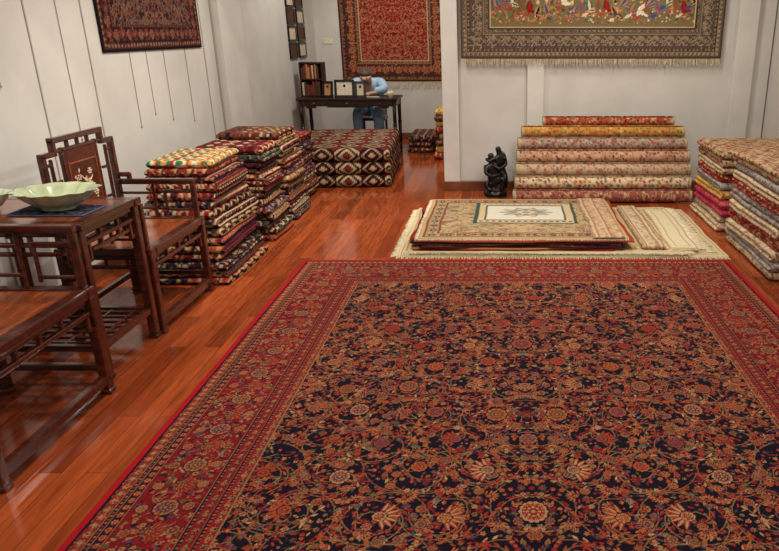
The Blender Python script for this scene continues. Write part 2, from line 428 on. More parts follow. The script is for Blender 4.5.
def folded(name, label, cat, xi, xo, y0, y1, z0, th, style, pal, seed, sc=1.0, nb=2, rz=0.0, step=0.014, group=None, pit=0.014, turn=None):
    sg = 1 if xo > xi else -1; W = abs(xo-xi); R = random.Random(seed)
    r = th/2/nb; pts = []
    nx = max(4, int(W/pit))
    for i in range(nx): pts.append((th*.5+(W-r*1.3-th*.5)*i/(nx), th))
    for b in range(nb):
        jut = R.uniform(-.010, .006) if turn is None else 0
        for k in range(13):
            a = PI/2-PI*k/12; pts.append((W-r*1.3+r*math.cos(a)*1.3+(jut if 0 < k < 12 else 0)-(0.010 if k == 12 and b < nb-1 else 0), th-r*(2*b+1)+r*math.sin(a)))
    for i in range(1, nx+1): pts.append(((W-r*1.3)-(W-r*1.3-th*.5)*i/nx, 0))
    for k in range(1, 7):
        a = -PI/2-PI*k/6; pts.append((th*.5+th*.5*math.cos(a), th/2+th/2*math.sin(a)))
    pts = np.array(pts); dl = np.hypot(*np.diff(pts, axis=0).T); V = np.concatenate([[0], np.cumsum(dl)])
    if turn is None: V = V+R.uniform(0, .5)
    else: V = V-V[nx+6]+.15*sc+3.0*sc
    Ly = y1-y0; ny = int(Ly/step)+1
    e = min(th*.6, .04)
    ext = np.concatenate([[0, e*.06, e*.2, e*.5], np.linspace(e, Ly-e, ny), [Ly-e*.5, Ly-e*.2, Ly-e*.06, Ly]])
    sc_ = np.ones(len(ext)); dd = np.minimum(ext, Ly-ext); m = dd < e; sc_[m] = np.sqrt(np.clip(1-(1-dd[m]/e)**2, 0, 1))
    sc_ = np.maximum(sc_, 0.02)
    wob = .006*np.sin(ext*6+seed)+.0025*np.sin(ext*17+seed*2)
    X = (pts[:, 0][:, None]-W/2)
    X = X+wob[None, :]*(pts[:, 0][:, None]/W)
    Z = th/2+(pts[:, 1][:, None]-th/2)*sc_[None, :]
    X = X*(0.985+.015*sc_[None, :])
    Yv = np.broadcast_to(ext[None, :]-Ly/2, X.shape)
    P = np.stack([X*sg, Yv, Z], -1)
    U = np.broadcast_to(ext[None, :], X.shape)+(R.uniform(0, 1) if turn is None else 0); VV = np.broadcast_to(V[:, None], X.shape)
    C = pat(U, VV, style, pal, seed % 50+.37, sc)
    if sg > 0: P = P[::-1]; C = C[::-1]
    me = grid_mesh(name, P, C)
    o = bpy.data.objects.new(name, me)
    if turn is None: o.location = ((xi+xo)/2, (y0+y1)/2, z0); o.rotation_euler = (0, 0, rz)
    else: o.location = turn+(z0,); o.rotation_euler = (0, 0, rz)
    link(o)
    return tag(o, label, cat, group)

# ------------------------------------------------------------ room shell
XL, XR, YB, YP, ZC = -2.85, 2.8, 11.2, 7.45, 3.2
def st(o): o['kind'] = 'structure'; return o
st(boxobj('floor', ((XL+XR)/2, 4.6, -0.05), (XR-XL+.3, 13.5, 0.1), M_FLOOR))
st(boxobj('ceiling', ((XL+XR)/2, 4.6, ZC+.05), (XR-XL+.3, 13.5, 0.1), M_CEIL))
st(boxobj('wall_left', (XL-.06, 4.6, ZC/2), (.12, 13.4, ZC), M_WALL))
st(boxobj('wall_right', (XR+.06, 2.8, ZC/2), (.12, 9.6, ZC), M_WALL))
st(boxobj('wall_back', ((XL-.6)/2+.1, YB+.06, ZC/2), (2.7, .12, ZC), M_WALL))
st(boxobj('wall_middle', ((-.606+XR)/2, YP+.06, ZC/2), (XR+.606, .12, ZC), M_WALL))
st(boxobj('wall_alcove', (-.546, (YP+.12+YB)/2, ZC/2), (.12, YB-YP-.12, ZC), M_WALL))
st(boxobj('wall_rear', ((XL+XR)/2, -2.0, ZC/2), (XR-XL, .12, ZC), M_WALL))
k = 1
def trim(c, d, mat=M_WALL2, bev=.004):
    global k
    st(boxobj('trim_%d' % k, c, d, mat, bev=bev)); k += 1
trim((-.52, YP-.02, ZC/2), (.17, .04, ZC))
trim((.37, YP-.02, ZC/2), (.17, .04, ZC))
trim((2.5, YP-.05, ZC/2), (.20, .10, ZC))
trim((2.70, YP-.02, ZC/2), (.17, .04, ZC))
trim((XL+.04, 7.55, ZC/2), (.08, .62, ZC))
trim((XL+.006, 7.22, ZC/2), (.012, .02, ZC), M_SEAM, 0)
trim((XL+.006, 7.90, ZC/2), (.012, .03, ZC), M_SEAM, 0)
for yy in (3.2, 3.8, 4.4, 5.0, 6.95): trim((XL+.003, yy, ZC/2), (.006, .010, ZC), M_SEAM, 0)
st(boxobj('baseboard_middle', ((-.606+XR)/2, YP-.03, .05), (XR+.606, .06, .10), M_BASE, bev=.004))
st(boxobj('baseboard_left', (XL+.015, 4.6, .05), (.03, 13.0, .10), M_BASE, bev=.004))
st(boxobj('baseboard_right', (XR-.015, 2.8, .05), (.03, 9.2, .10), M_BASE, bev=.004))
st(boxobj('baseboard_back', (-1.75, YB-.015, .05), (2.15, .03, .10), M_BASE, bev=.004))

# ------------------------------------------------------------ main carpet
CW, CH = 3.2, 4.3
R = random.Random(11)
px = 0.0033
DKF = (20, 14, 27)
cv = Cv(CW, CH, px, DKF)
pal = [(156, 54, 34), (112, 22, 26), (156, 114, 72), (154, 94, 46), (136, 30, 30), (144, 34, 30), (84, 86, 54), (134, 28, 28), (164, 66, 40), (56, 70, 86), (102, 24, 28), (176, 140, 98), (120, 86, 54), (140, 30, 30), (30, 26, 48), (60, 40, 40), (150, 70, 40)]
accs = [(50, 66, 88), (88, 92, 54), (168, 96, 44), (136, 34, 30), (150, 56, 38), (56, 78, 78)]
allover(cv, R, pal, (140, 100, 64), lx=.29, ly=.235, rb=.052, gap=.0185, dark=DKF, skip=.22, accs=accs, vlen=.6)
g4 = ((164, 124, 82), (136, 32, 30), NAVY, (150, 98, 54))
main_cols = ((150, 52, 34), (38, 18, 32), (150, 102, 58), (154, 114, 74), (146, 108, 70), NAVY, (80, 82, 52), (110, 22, 28), (156, 74, 46), (112, 24, 28), (26, 18, 34), (130, 28, 30), (54, 68, 84), (140, 30, 30), (100, 20, 26))
LT = (140, 98, 62)
bands(cv, [(.028, (160, 16, 26), None, None, 0), (.010, NAVY, None, None, 0), (.040, (120, 32, 30), 'dots', g4, .044), (.004, LT, None, None, 0), (.016, NAVY, 'check', (LT, RED), .018), (.004, LT, None, None, 0), (.034, (40, 20, 34), 'dots', ((150, 56, 38), LT, OCH, RED), .04), (.004, LT, None, None, 0),
           (.243, (112, 20, 26), 'dense', main_cols, .13), (.004, LT, None, None, 0), (.016, NAVY, 'check', (LT, RED), .018), (.040, (116, 28, 30), 'dots', (NAVY, (150, 102, 60), (156, 60, 40), (160, 122, 82)), .044), (.004, RUST, None, None, 0), (.016, NAVY, 'check', (LT, RUST), .018),
           (.040, (130, 26, 28), 'dots', (NAVY, OCH, LT, (164, 126, 86)), .044), (.005, (140, 100, 66), None, None, 0)], R)
me = flat_rug_mesh('carpet', cv, X3, Y3, .014)
o = bpy.data.objects.new('carpet', me); o.location = (-1.48, 4.94-CH, 0); link(o)
tag(o, 'large navy and red floral wool carpet laid on the wooden floor', 'carpet')

# ------------------------------------------------------------ wall rugs
def wallrug(name, label, cv, loc, ux, th=.012, fr=None):
    e = thing(name, label, 'rug', loc)
    me = flat_rug_mesh('woven_panel', cv, ux, Z3, th)
    o = bpy.data.objects.new('woven_panel', me); link(o, e)
    n = np.cross(ux, Z3)
    rp = B(); u = Vector(ux); nn = Vector(n)
    rp.rod(nn*.012-u*.04+Vector((0, 0, cv.h+.012)), nn*.012+u*(cv.w+.04)+Vector((0, 0, cv.h+.012)), .012, 10).done('hanging_rod', M_DARKW, e, True)
    if fr:
        fringe(e, nn*.006, nn*.006+u*cv.w, (0, 0, -1), fr, up=tuple(n), n=int(cv.w/.009), R=R)
    return e
R = random.Random(5)
cv = Cv(2.66, 1.60, .0075, (116, 100, 66))
for _ in range(1100):
    cv.leaf(R.uniform(.3, 2.36), R.uniform(.36, 1.3), R.uniform(.012, .03), R.uniform(.006, .012), R.uniform(0, PI), R.choice((OLV, (70, 90, 56), OCH, BRN, TAN, (104, 100, 64), (60, 66, 50), (84, 104, 84))))
for i, x in enumerate(np.arange(.35, 2.34, .086)):
    c = (BLU, GRN, TAN, RUST, (70, 104, 126), WHT, OCH, DRED, TEAL)[(i*4) % 9]; c2 = (OCH, CREAM, RED, BLU, CREAM, RUST, GRN, NAVY, PINK)[(i*5) % 9]
    y = .45+R.uniform(-.04, .09)
    cv.leaf(x, y+.03, .07, .030, PI/2+R.uniform(-.8, .8), c, c2); cv.leaf(x+.03, y-.01, .055, .018, R.uniform(-.5, .5), c2, c)
    cv.disk(x, y+.11, .017, (190, 150, 116)); cv.disk(x, y+.124, .015, R.choice((NAVY, CREAM, RUST)))
    cv.leaf(x-.04, y-.05, .04, .016, .4, R.choice((CREAM, RUST, OCH, BLU)))
for _ in range(300): cv.disk(R.uniform(.3, 2.36), R.uniform(.34, .46), R.uniform(.005, .010), R.choice((RED, OCH, CREAM, BLU, PINK, GRN)))
gcols = ((126, 106, 86), (52, 42, 40), (146, 126, 98), (100, 58, 48), (154, 136, 110), (62, 56, 56), (104, 92, 80), (52, 50, 56), (120, 84, 68))
bands(cv, [(.025, (80, 62, 50), None, None, 0), (.035, (98, 84, 70), 'dots', ((160, 144, 118), (104, 54, 46), (60, 50, 50), TAN), .045), (.006, (140, 120, 92), None, None, 0), (.03, (62, 50, 46), 'dots', ((140, 116, 88), (110, 60, 50), (120, 100, 80), (150, 130, 100)), .04),
           (.14, (84, 70, 62), 'main', gcols, .075), (.006, (140, 120, 92), None, None, 0), (.045, (100, 84, 68), 'dots', ((60, 50, 50), (140, 120, 94), (110, 64, 52), (160, 144, 118)), .045), (.016, (60, 46, 40), None, None, 0), (.01, CREAM, None, None, 0)], R)
wallrug('hanging_rug', 'pictorial silk rug with grey-brown border and cream fringe', cv, (-.40, YP-.055, 1.38), X3, .012, .08)
cv = Cv(1.66, 1.9, .009, (136, 24, 28))
allover(cv, R, [(156, 54, 40), (150, 64, 48), (170, 124, 84), DRED, NAVY, (120, 24, 26), (170, 110, 74), DRED], (166, 106, 74), lx=.2, ly=.16, rb=.034, gap=.027, dark=(66, 16, 24))
bands(cv, [(.03, MAR, None, None, 0), (.045, (120, 86, 62), 'dots', (NAVY, DRED, OCH, TAN), .055), (.19, (70, 42, 40), 'main', (RUST, (160, 120, 84), (160, 126, 90), OCH, DRED, (150, 112, 76), OLV, NAVY, (170, 140, 104)), .10), (.045, (136, 100, 68), 'dots', (DRED, NAVY, RUST, TAN), .055), (.012, CREAM, None, None, 0)], R)
wallrug('hanging_rug', 'dense crimson arabesque wool rug hung behind the desk', cv, (-2.46, YB-.002, .90), X3, .012, .14)
cv = Cv(1.72, 1.15, .009, (42, 22, 24))
allover(cv, R, [(112, 50, 40), (126, 96, 74), (90, 30, 30), (110, 60, 48), (84, 74, 68), MAR], (104, 78, 64), lx=.2, ly=.16, rb=.036, gap=.03)
bands(cv, [(.025, BLK, None, None, 0), (.035, (80, 40, 34), 'dots', ((140, 110, 86), NAVY, RUST, (130, 100, 76)), .045), (.12, (38, 20, 24), 'main', ((122, 54, 42), (126, 96, 74), (90, 30, 30), (116, 84, 70), (104, 50, 42), DRED), .09), (.03, (86, 48, 40), 'dots', (NAVY, (130, 100, 76), MAR, (130, 100, 76)), .045)], R)
wallrug('hanging_rug', 'small dark maroon wool rug hung on the pale side wall', cv, (XL+.002, 5.17, 1.50), Y3, .012, None)
for i, (yy, z0, z1) in enumerate(((5.54, .93, 1.52), (5.80, 1.0, 1.52), (6.10, .92, 1.52), (6.52, .86, 1.52))):
    b = B(); b.rod((0, 0, z0), (0, 0, z1), .0024, 6); b.sph((0, 0, z0), (.012, .012, .02), 8)
    o = b.done('rope', M_CORD, loc=(XL+.005, yy, 0)); tag(o, 'thin grey cord hanging below the wall rug', 'rope', 'cords under the wall rug')
for i, (yy, z0, z1) in enumerate(((4.05, 1.35, 3.19), (4.72, .95, 3.19))):
    b = B(); b.rod((0, 0, z0), (0, 0, z1), .0024, 6); b.sph((0, 0, z0), (.012, .012, .02), 8)
    o = b.done('rope', M_CORD, loc=(XL+.005, yy, 0)); tag(o, 'long thin grey cord hanging down the pale wall', 'rope', 'cords on the side wall')

# ------------------------------------------------------------ side piles
DK = (34, 24, 32)
P_K = [DK, (184, 162, 126), DRED, DK, NAVY, (146, 92, 54)]; P_R = [(126, 30, 30), (170, 128, 86), NAVY, DRED, (186, 160, 122), MAR]; P_N = [(30, 32, 58), (176, 144, 104), (130, 30, 32), NAVY, (170, 106, 62)]; P_M = [(92, 22, 28), (190, 164, 126), DRED, DK, (160, 80, 66)]
P_C = [(184, 160, 122), RED, NAVY, OLV, RUST, BRN]; P_G = [(54, 70, 56), (176, 152, 112), DRED, NAVY, (70, 58, 56)]; P_B = [(104, 68, 48), (180, 142, 98), DRED, NAVY, (66, 44, 36)]; P_W = [(206, 190, 156), (176, 130, 104), (170, 150, 116), (120, 86, 72), (196, 172, 130), (150, 80, 64)]
P_T = [(160, 124, 86), (110, 40, 34), NAVY, (190, 162, 120), BRN]
P_BR = [(160, 34, 34), (214, 200, 170), (44, 110, 62), (206, 140, 60), (40, 50, 90), (40, 110, 70)]
P_PK = [(176, 50, 76), (190, 84, 94), (160, 40, 64), (190, 110, 104)]; P_YL = [(212, 176, 88), (190, 136, 80), (214, 188, 124), (160, 100, 64)]; P_GY = [(156, 150, 142), (124, 96, 90), (184, 172, 154), (120, 60, 60), (80, 74, 80)]
P_RB = [(144, 38, 34), (196, 164, 122), (160, 64, 50), (90, 30, 36), (200, 176, 136)]
PL = [(P_K, 'black and cream'), (P_C, 'beige and red'), (P_N, 'navy floral'), (P_M, 'maroon'), (P_G, 'dark green'), (P_B, 'brown'), (P_R, 'deep red floral'), (P_T, 'tan'), (P_N, 'navy floral'), (P_K, 'black and cream'), (P_T, 'tan')]
def pile(n_h, xi, xo, y0, y1, seed, pals, th0, group, desc, styles=('floral', 'kilim', 'band', 'stripe'), top=None, sc=1.0, shrink=None, jit=.03, step=.014, order=False, yj=.05, rj=.015, spread=0.0, nbs=(1, 2, 2)):
    R = random.Random(seed); z = 0.0; i = 0
    sg = 1 if xo > xi else -1
    while z < n_h-.01:
        th = th0*R.uniform(.78, 1.2)
        p, nm = pals[i % len(pals)] if order else R.choice(pals); sty = R.choice(styles)
        fr = min(1, z/n_h)
        ya = y0+R.uniform(0, yj)+(shrink*fr if shrink else 0); yb = y1-R.uniform(0, yj)
        if z+th >= n_h-.01:
            if top: p, nm, sty = top
        folded('folded_rug', '%s rug folded in %s' % (nm, desc), 'rug', xi+R.uniform(0, .03)*sg, xo-min(.05, abs(R.gauss(0, jit)))*sg+spread*(1-fr)**1.5*sg, ya, yb, z, th, sty, p, seed*31+i*7, sc, R.choice(nbs), R.uniform(-rj, rj), step, group)
        z += th; i += 1
    return z
pile(.78, -2.44, -1.94, 4.40, 5.28, 3, PL, .054, 'folded rugs in the nearest pile by the chairs', 'a pile by the armchair', top=(P_BR, 'bright multicoloured', 'kilim'), shrink=.24, sc=.9, jit=.025, rj=.03, spread=.10)
pile(.73, -2.48, -1.90, 5.44, 5.98, 4, PL, .056, 'folded rugs in the second pile', 'a pile along the wall', top=(P_M, 'maroon', 'kilim'), shrink=.05, step=.016, jit=.025, rj=.03, spread=.07)
pile(.79, -2.54, -1.93, 6.12, 6.72, 44, PL, .056, 'folded rugs in the third pile', 'a pile along the wall', top=(P_B, 'brown', 'kilim'), step=.016, jit=.025, rj=.03, spread=.06)
pile(.64, -2.54, -1.97, 6.86, 7.40, 5, PL, .060, 'folded rugs in the fourth pile', 'a pile by the kilim stack', styles=('kilim', 'band', 'floral'), top=(P_R, 'deep red', 'floral'), step=.018, jit=.02, rj=.02)
P_KD = [(26, 18, 22), (180, 154, 118), (124, 32, 30), (92, 24, 28)]
z = 0
for i in range(3):
    th = .143
    folded('folded_rug', 'black, cream and rust diamond kilim in a low stack', 'rug', 0, 1.72, -.57, .57, z, th, 'diamond', P_KD, 600+i*3, 1.0, 1, -PI/2+.07, .010, 'kilims in the low stack', .010, turn=(-1.84+(.004 if i % 2 else 0), 8.36))
    z += th
pile(.24, -1.34, -.95, 9.85, 10.7, 8, [(P_R, 'red'), (P_B, 'brown'), (P_N, 'navy')], .08, 'rugs in the low alcove stack', 'a low stack beside the desk', step=.022)
pile(.60, -.90, -.64, 9.3, 10.1, 9, [(P_B, 'brown'), (P_RB, 'red'), (P_YL, 'ochre')], .085, 'rugs in the narrow alcove stack', 'a narrow stack by the wall', step=.022)
pile(.64, 2.70, 1.87, 5.74, 6.60, 12, [(P_W, 'cream floral'), (P_W, 'cream floral'), (P_PK, 'raspberry pink'), (P_PK, 'raspberry pink'), (P_YL, 'golden yellow'), (P_GY, 'grey-beige'), (P_RB, 'red and beige'), (P_W, 'cream floral'), (P_C, 'beige and red')], .070, 'folded rugs in the pile next to the rolls', 'a pile beside the rolls', styles=('floral',), top=(P_C, 'beige and red', 'floral'), order=True, jit=.012, rj=.02, nbs=(1, 1, 2))
pile(.73, 2.72, 1.86, 4.45, 5.52, 13, [(P_W, 'cream floral'), (P_GY, 'grey-beige'), (P_W, 'cream floral'), (P_RB, 'red and beige'), (P_W, 'cream floral'), (P_GY, 'grey-beige'), (P_RB, 'red and beige'), (P_W, 'cream floral'), (P_GY, 'grey-beige')], .076, 'folded rugs in the pile by the cream wall', 'a pile by the cream wall', styles=('floral', 'band', 'floral'), top=(P_C, 'beige and red', 'floral'), order=True, jit=.012, rj=.02, nbs=(1, 2, 2))

# ------------------------------------------------------------ rolled rugs
def rolled(x0, x1, yc, zc, r, style, pal, nm, seed, sc=1.0):
    turns = 3.6 if r > .06 else 2.6; pitch = .016; na = int(26*turns); a = np.linspace(0, turns*2*PI, na)
    rr = r-.004-pitch*(turns-a/(2*PI)); 
    Lx = x1-x0; n = int(Lx/.011); xs = np.linspace(-Lx/2, Lx/2, n)
    ph = -PI/2-turns*2*PI+PI*.9
    Yp = rr*np.cos(a+ph); Zp = rr*np.sin(a+ph)
    X, YY = np.meshgrid(xs, Yp, indexing='ij'); _, ZZ = np.meshgrid(xs, Zp, indexing='ij')
    X = X+.004*np.sin(a*1.3)[None, :]*np.sign(X)
    P = np.stack([X, YY, ZZ], -1)
    V = np.concatenate([[0], np.cumsum(np.hypot(np.diff(Yp), np.diff(Zp)))])
    UU, VV = np.meshgrid(xs+3, V, indexing='ij')
    C = pat(UU, VV, style, pal, seed+.3, sc)
    e = (np.abs(UU-3) > Lx/2-.03); C[e] = np.array((176, 156, 120))
    me = grid_mesh('rolled_rug', P, C)
    o = bpy.data.objects.new('rolled_rug', me); o.location = ((x0+x1)/2, yc, zc); link(o)
    s = o.modifiers.new('thick', 'SOLIDIFY'); s.thickness = .008; s.offset = 0
    tag(o, nm+' rug rolled up against the pale wall', 'rug', 'rolled rugs stacked against the wall')
rolls = [(.13, 1.94, [(140, 84, 70), (196, 166, 124), (110, 40, 40), (140, 60, 52)], 'rose-red floral', .9, .07), (.15, 1.94, [(204, 188, 150), (180, 100, 60), (90, 84, 90), (130, 110, 70), (160, 70, 50)], 'cream with muted flowers', 1.3, .07), (.16, 1.94, [(184, 160, 130), (150, 84, 66), (150, 110, 84), (100, 90, 96), (190, 150, 110)], 'rose-beige', 1.0, .07),
         (.17, 1.94, [(178, 132, 106), (196, 166, 128), (140, 60, 50), (96, 64, 58)], 'rose-brown floral', .9, .07), (.18, 1.92, [(160, 136, 116), (140, 58, 48), (190, 172, 140), (80, 84, 92)], 'grey and red', .9, .068), (.22, 1.90, [(176, 132, 62), (180, 80, 48), (200, 170, 110), (86, 96, 60), (150, 50, 44)], 'golden olive', 1.1, .062), (.44, 1.80, [(160, 74, 42), (196, 166, 120), (60, 70, 70), (150, 40, 36), NAVY], 'multicoloured rust', .9, .052)]
zz, yy = .071, 6.83; pr = .07
for i, (a_, b_, p, nm, sc, rr_) in enumerate(rolls):
    if i: dst = pr+rr_; zz += dst*.87; yy += dst*.493
    rolled(a_, b_, yy, zz, rr_, 'floral', p, nm, i+1, sc); pr = rr_
for i in range(2):
    rolled(.3, 1.83, 7.05+.07*i, .071+.1215*i, .070, 'floral', P_R, 'deep red', 20+i)

# ------------------------------------------------------------ flat stack of rugs in middle
R = random.Random(21)
nfl = 0
def flatrug(label, x0, x1, y0, y1, z0, th, bg, bl, fld=None, fr=None, frx=None, rz=0.0, px=.009, group='flat rugs stacked on the floor', wav=.006):
    global nfl
    nfl += 1
    w, h = x1-x0, y1-y0; cv = Cv(w, h, px, bg)
    if fld: fld(cv)
    bands(cv, bl, R)
    e = thing('flat_rug', label, 'rug', (x0, y0, z0), rz, group)
    me = flat_rug_mesh('woven_panel', cv, X3, Y3, th, wav, nfl*1.3); o = bpy.data.objects.new('woven_panel', me); link(o, e)
    if fr: fringe(e, (0, 0, th*.5), (w, 0, th*.5), (0, -1, 0), fr, n=int(w/.011), R=R, droop=th*.4)
    if frx:
        s, ln = frx
        xx = 0 if s < 0 else w
        fringe(e, (xx, 0, th*.5), (xx, h, th*.5), (s, 0, 0), ln, n=int(h/.011), R=R, droop=th*.4)
    return e
cb = (206, 190, 150)
bl_cream = [(.03, cb, None, None, 0), (.012, (160, 124, 88), None, None, 0), (.10, (208, 192, 152), 'dots', ((166, 124, 90), (130, 124, 90), (160, 100, 76), TAN), .08), (.012, (150, 100, 76), None, None, 0)]
flatrug('wide cream rug with fringed edges under the stack', -.80, 1.76, 5.05, 6.52, .0, .014, cb, bl_cream, None, .055, (-1, .05), rz=-.004)
flatrug('pale cream rug with a rust border in the stack', -.76, 1.62, 5.08, 6.50, .0145, .013, (202, 184, 142), bl_cream, None, .045, (1, .09), rz=.014)
flatrug('beige rug with fringe in the stack', -.70, 1.46, 5.07, 6.46, .028, .012, (190, 162, 120), bl_cream, None, .04, (1, .05), rz=-.014)
edgecols = [((122, 28, 26), 'deep red'), ((170, 110, 60), 'ochre'), ((60, 22, 28), 'dark maroon'), ((186, 160, 120), 'beige'), ((130, 30, 28), 'brick red'), (NAVY, 'navy'), ((146, 60, 40), 'rust')]
z = .0405
for i, (c, nm) in enumerate(edgecols):
    flatrug('%s wool rug seen edge-on within the stack' % nm, -.66+R.uniform(-.05, .05), 1.00+R.uniform(-.10, .04), 5.10+R.uniform(-.03, .04), 6.42, z, .011, c, [(.03, c, None, None, 0), (.03, TAN if i % 2 else RUST, 'check', (c, CREAM), .04)], rz=R.uniform(-.014, .014), wav=.010); z += .0115
def fld_top(cv):
    w, h = cv.w, cv.h
    allover(cv, R, [(150, 128, 96), (130, 100, 74), (186, 168, 134), (112, 112, 88), (140, 90, 68)], (150, 128, 96), lx=.3, ly=.25, rb=.05, gap=.045, dark=(120, 96, 76))
    cx, cy = w*.53, h*.62
    cv.rect(cx-.44, cy-.37, cx+.44, cy+.37, (60, 78, 72)); cv.rect(cx-.41, cy-.34, cx+.41, cy+.34, (196, 174, 134))
    for i in range(15): cv.ros(cx-.38+i*.054, cy-.30, .022, (TEAL, RUST, CREAM, RUST, TAN), 6); cv.ros(cx-.38+i*.054, cy+.30, .022, (TEAL, RUST, CREAM, RUST, TAN), 6)
    cv.rect(cx-.35, cy-.26, cx+.35, cy+.26, (70, 92, 88)); cv.rect(cx-.33, cy-.24, cx+.33, cy+.24, (208, 202, 184))
    cv.ros(cx, cy, .16, ((140, 140, 126), (184, 176, 152), (116, 124, 116), (150, 106, 84), CREAM), 10, 0, 1.5, 1)
flatrug('beige rug with white centre panel and green border on top', -.64, 1.00, 5.11, 6.42, z, .012, (180, 154, 114),
        [(.04, (180, 154, 114), None, None, 0), (.014, (120, 64, 50), None, None, 0), (.09, (164, 134, 96), 'dots', ((104, 66, 52), TEAL, CREAM, (130, 90, 64)), .07), (.014, (120, 64, 50), None, None, 0)], fld_top, .03, (-1, .03), wav=.005)
zt = z+.0125
def strip(x0, x1, z0, th, p, nm, seed, rz=0):
    folded('folded_rug', '%s rug folded lengthwise on the flat stack' % nm, 'rug', x0, x1, 5.10, 6.40, z0, th, 'band', p, seed, .9, 1, rz, .013, 'long folded rugs on the stack')
strip(.97, .72, zt, .016, [(190, 162, 128), (150, 96, 80), (196, 176, 140), TAN], 'rose-beige', 71)
strip(1.11, 1.30, .042, .040, [(200, 180, 142), (160, 124, 98), (202, 186, 148), (150, 108, 82)], 'cream and pink', 72, 0)
flatrug('plain pale cream rug with a fringed side on the stack', 1.33, 1.55, 5.12, 6.36, .042, .012, (212, 200, 162), [(.02, (190, 170, 132), None, None, 0), (.03, (212, 200, 166), None, None, 0), (.008, (176, 146, 106), None, None, 0)], None, .04, (1, .08), rz=-.03)

# ------------------------------------------------------------ rosewood furniture
def thing_part(name, parent):
    e = bpy.data.objects.new(name, None); e.empty_display_size = .05; link(e, parent); return e
def armchair(label, loc, W=.66, group=None, hb=.06, ah=0.0):
    e = thing('armchair', label, 'chair', loc, 0, group); hw = W/2; hd = .27
    for (sx, sy) in ((1, 1), (1, -1), (-1, 1), (-1, -1)):
        b = B(); x = sx*(hd-.025); y = sy*(hw-.025)
        b.box((x, y, .235), (.044, .044, .47)); b.box((x, y, .012), (.054, .054, .024))
        b.done('leg', M_ROSE, e, bev=.006)
    s = thing_part('seat', e)
    b = B()
    for y in (hw-.03, -hw+.03): b.box((0, y, .49), (hd*2, .06, .045))
    for x in (hd-.03, -hd+.03): b.box((x, 0, .49), (.06, W-.12, .045))
    b.box((0, 0, .455), (hd*2-.04, W-.04, .03))
    b.done('seat_frame', M_ROSE, s, bev=.008)
    boxobj('seat_panel', (0, 0, .492), (hd*2-.12, W-.12, .028), M_ROSEL, s, .003)
    b = B()
    for sy in (1, -1):
        y = sy*(hw-.025); b.box((0, y, .40), (hd*2-.08, .022, .022))
        for x in (-.12, 0, .12): b.box((x, y, .425), (.02, .02, .04))
        for sx in (-1, 1): b.box((sx*(hd-.07), y, .36), (.02, .02, .08)); b.box((sx*(hd-.055), y, .325), (.04, .02, .02))
    for sx in (1, -1):
        x = sx*(hd-.025); b.box((x, 0, .40), (.022, W-.08, .022))
        for y in (-.15, 0, .15): b.box((x, y, .425), (.02, .02, .04))
        for sy in (-1, 1): b.box((x, sy*(hw-.07), .36), (.02, .02, .08)); b.box((x, sy*(hw-.055), .325), (.02, .04, .02))
    b.done('apron', M_ROSE, e, bev=.004)
    b = B()
    for sy in (1, -1): b.box((0, sy*(hw-.025), .13), (hd*2-.08, .030, .032))
    b.box((-hd+.025, 0, .13), (.030, W-.08, .032)); b.box((hd-.025, 0, .07), (.036, W-.08, .04))
    b.box((hd-.025, 0, .045), (.02, W-.12, .02))
    b.done('stretcher', M_ROSE, e, bev=.004)
    for sy in (1, -1):
        y = sy*(hw-.03); b = B(); a = ah
        b.box((hd-.035, y, .62+a/2), (.032, .034, .22+a)); b.box((.0, y, .745+a), (hd*2-.04, .042, .036))
        b.box((hd-.14, y, .68+a), (.18, .018, .018)); b.box((hd-.22, y, .61+a/2), (.018, .018, .15+a)); b.box((-.02, y, .62+a/2), (.018, .018, .22+a))
        b.box((-.12, y, .67+a), (.20, .018, .018)); b.box((-.12, y, .57), (.20, .018, .018)); b.box((hd-.13, y, .56), (.16, .018, .018))
        b.box((-hd+.07, y, .79+a), (.09, .032, .03)); b.box((-hd+.11, y, .775+a), (.026, .03, .05))
        b.done('armrest', M_ROSE, e, bev=.008)
    bk = thing_part('backrest', e)
    b = B(); x = -hd+.03; g = hb
    for sy in (1, -1):
        y = sy*(hw-.03)
        b.box((x, y, .735+g/2), (.034, .034, .45+g)); b.box((x, sy*(hw-.075), .955+g), (.034, .12, .03)); b.box((x, sy*(hw-.135), .985+g), (.034, .03, .09))
        b.box((x, sy*(hw-.10), .72+g/2), (.018, .018, .42+g)); b.box((x, sy*(hw-.065), .90+g), (.018, .07, .018)); b.box((x, sy*(hw-.065), .62), (.018, .07, .018))
        b.box((x, sy*.165, .75+g/2), (.024, .024, .46+g))
        b.box((x, sy*(hw-.13), .80+g), (.018, .07, .018)); b.box((x, sy*(hw-.13), .68), (.018, .07, .018))
    b.box((x, 0, 1.025+g), (.036, W-.24, .032)); b.box((x, 0, .965+g), (.024, W-.28, .022)); b.box((x, 0, .535), (.03, W-.08, .03)); b.box((x, 0, .60), (.024, .34, .022))
    for y in (-.1, 0, .1): b.box((x, y, .995+g), (.02, .022, .05))
    b.done('backrest_frame', M_ROSE, bk, bev=.006)
    boxobj('backrest_panel', (x, 0, .785+g/2), (.018, .31, .35+g), M_ROSEP, bk, .004)
    b = B()
    for zc, hh in ((.66, .0), (.91+g/2, 0)): b.box((x+.010, 0, zc), (.006, .28, .008))
    for yc in (-.135, .135): b.box((x+.010, yc, .785+g/2), (.006, .008, .25+g/2))
    b.done('panel_moulding', M_ROSEL, bk)
    b = B(); xf = x+.011
    RR = random.Random(3)
    for (cy, cz, r) in ((0.02, .80, .040), (-.055, .74, .030), (.08, .74, .026), (.05, .87, .024), (-.06, .85, .022)):
        for kk in range(6):
            a = kk*PI/3; b.sph((xf, cy+math.cos(a)*r*.7, cz+math.sin(a)*r*.6), (.008, r*.65, r*.45), 8)
        b.sph((xf+.002, cy, cz), (.012, r*.5, r*.5), 8)
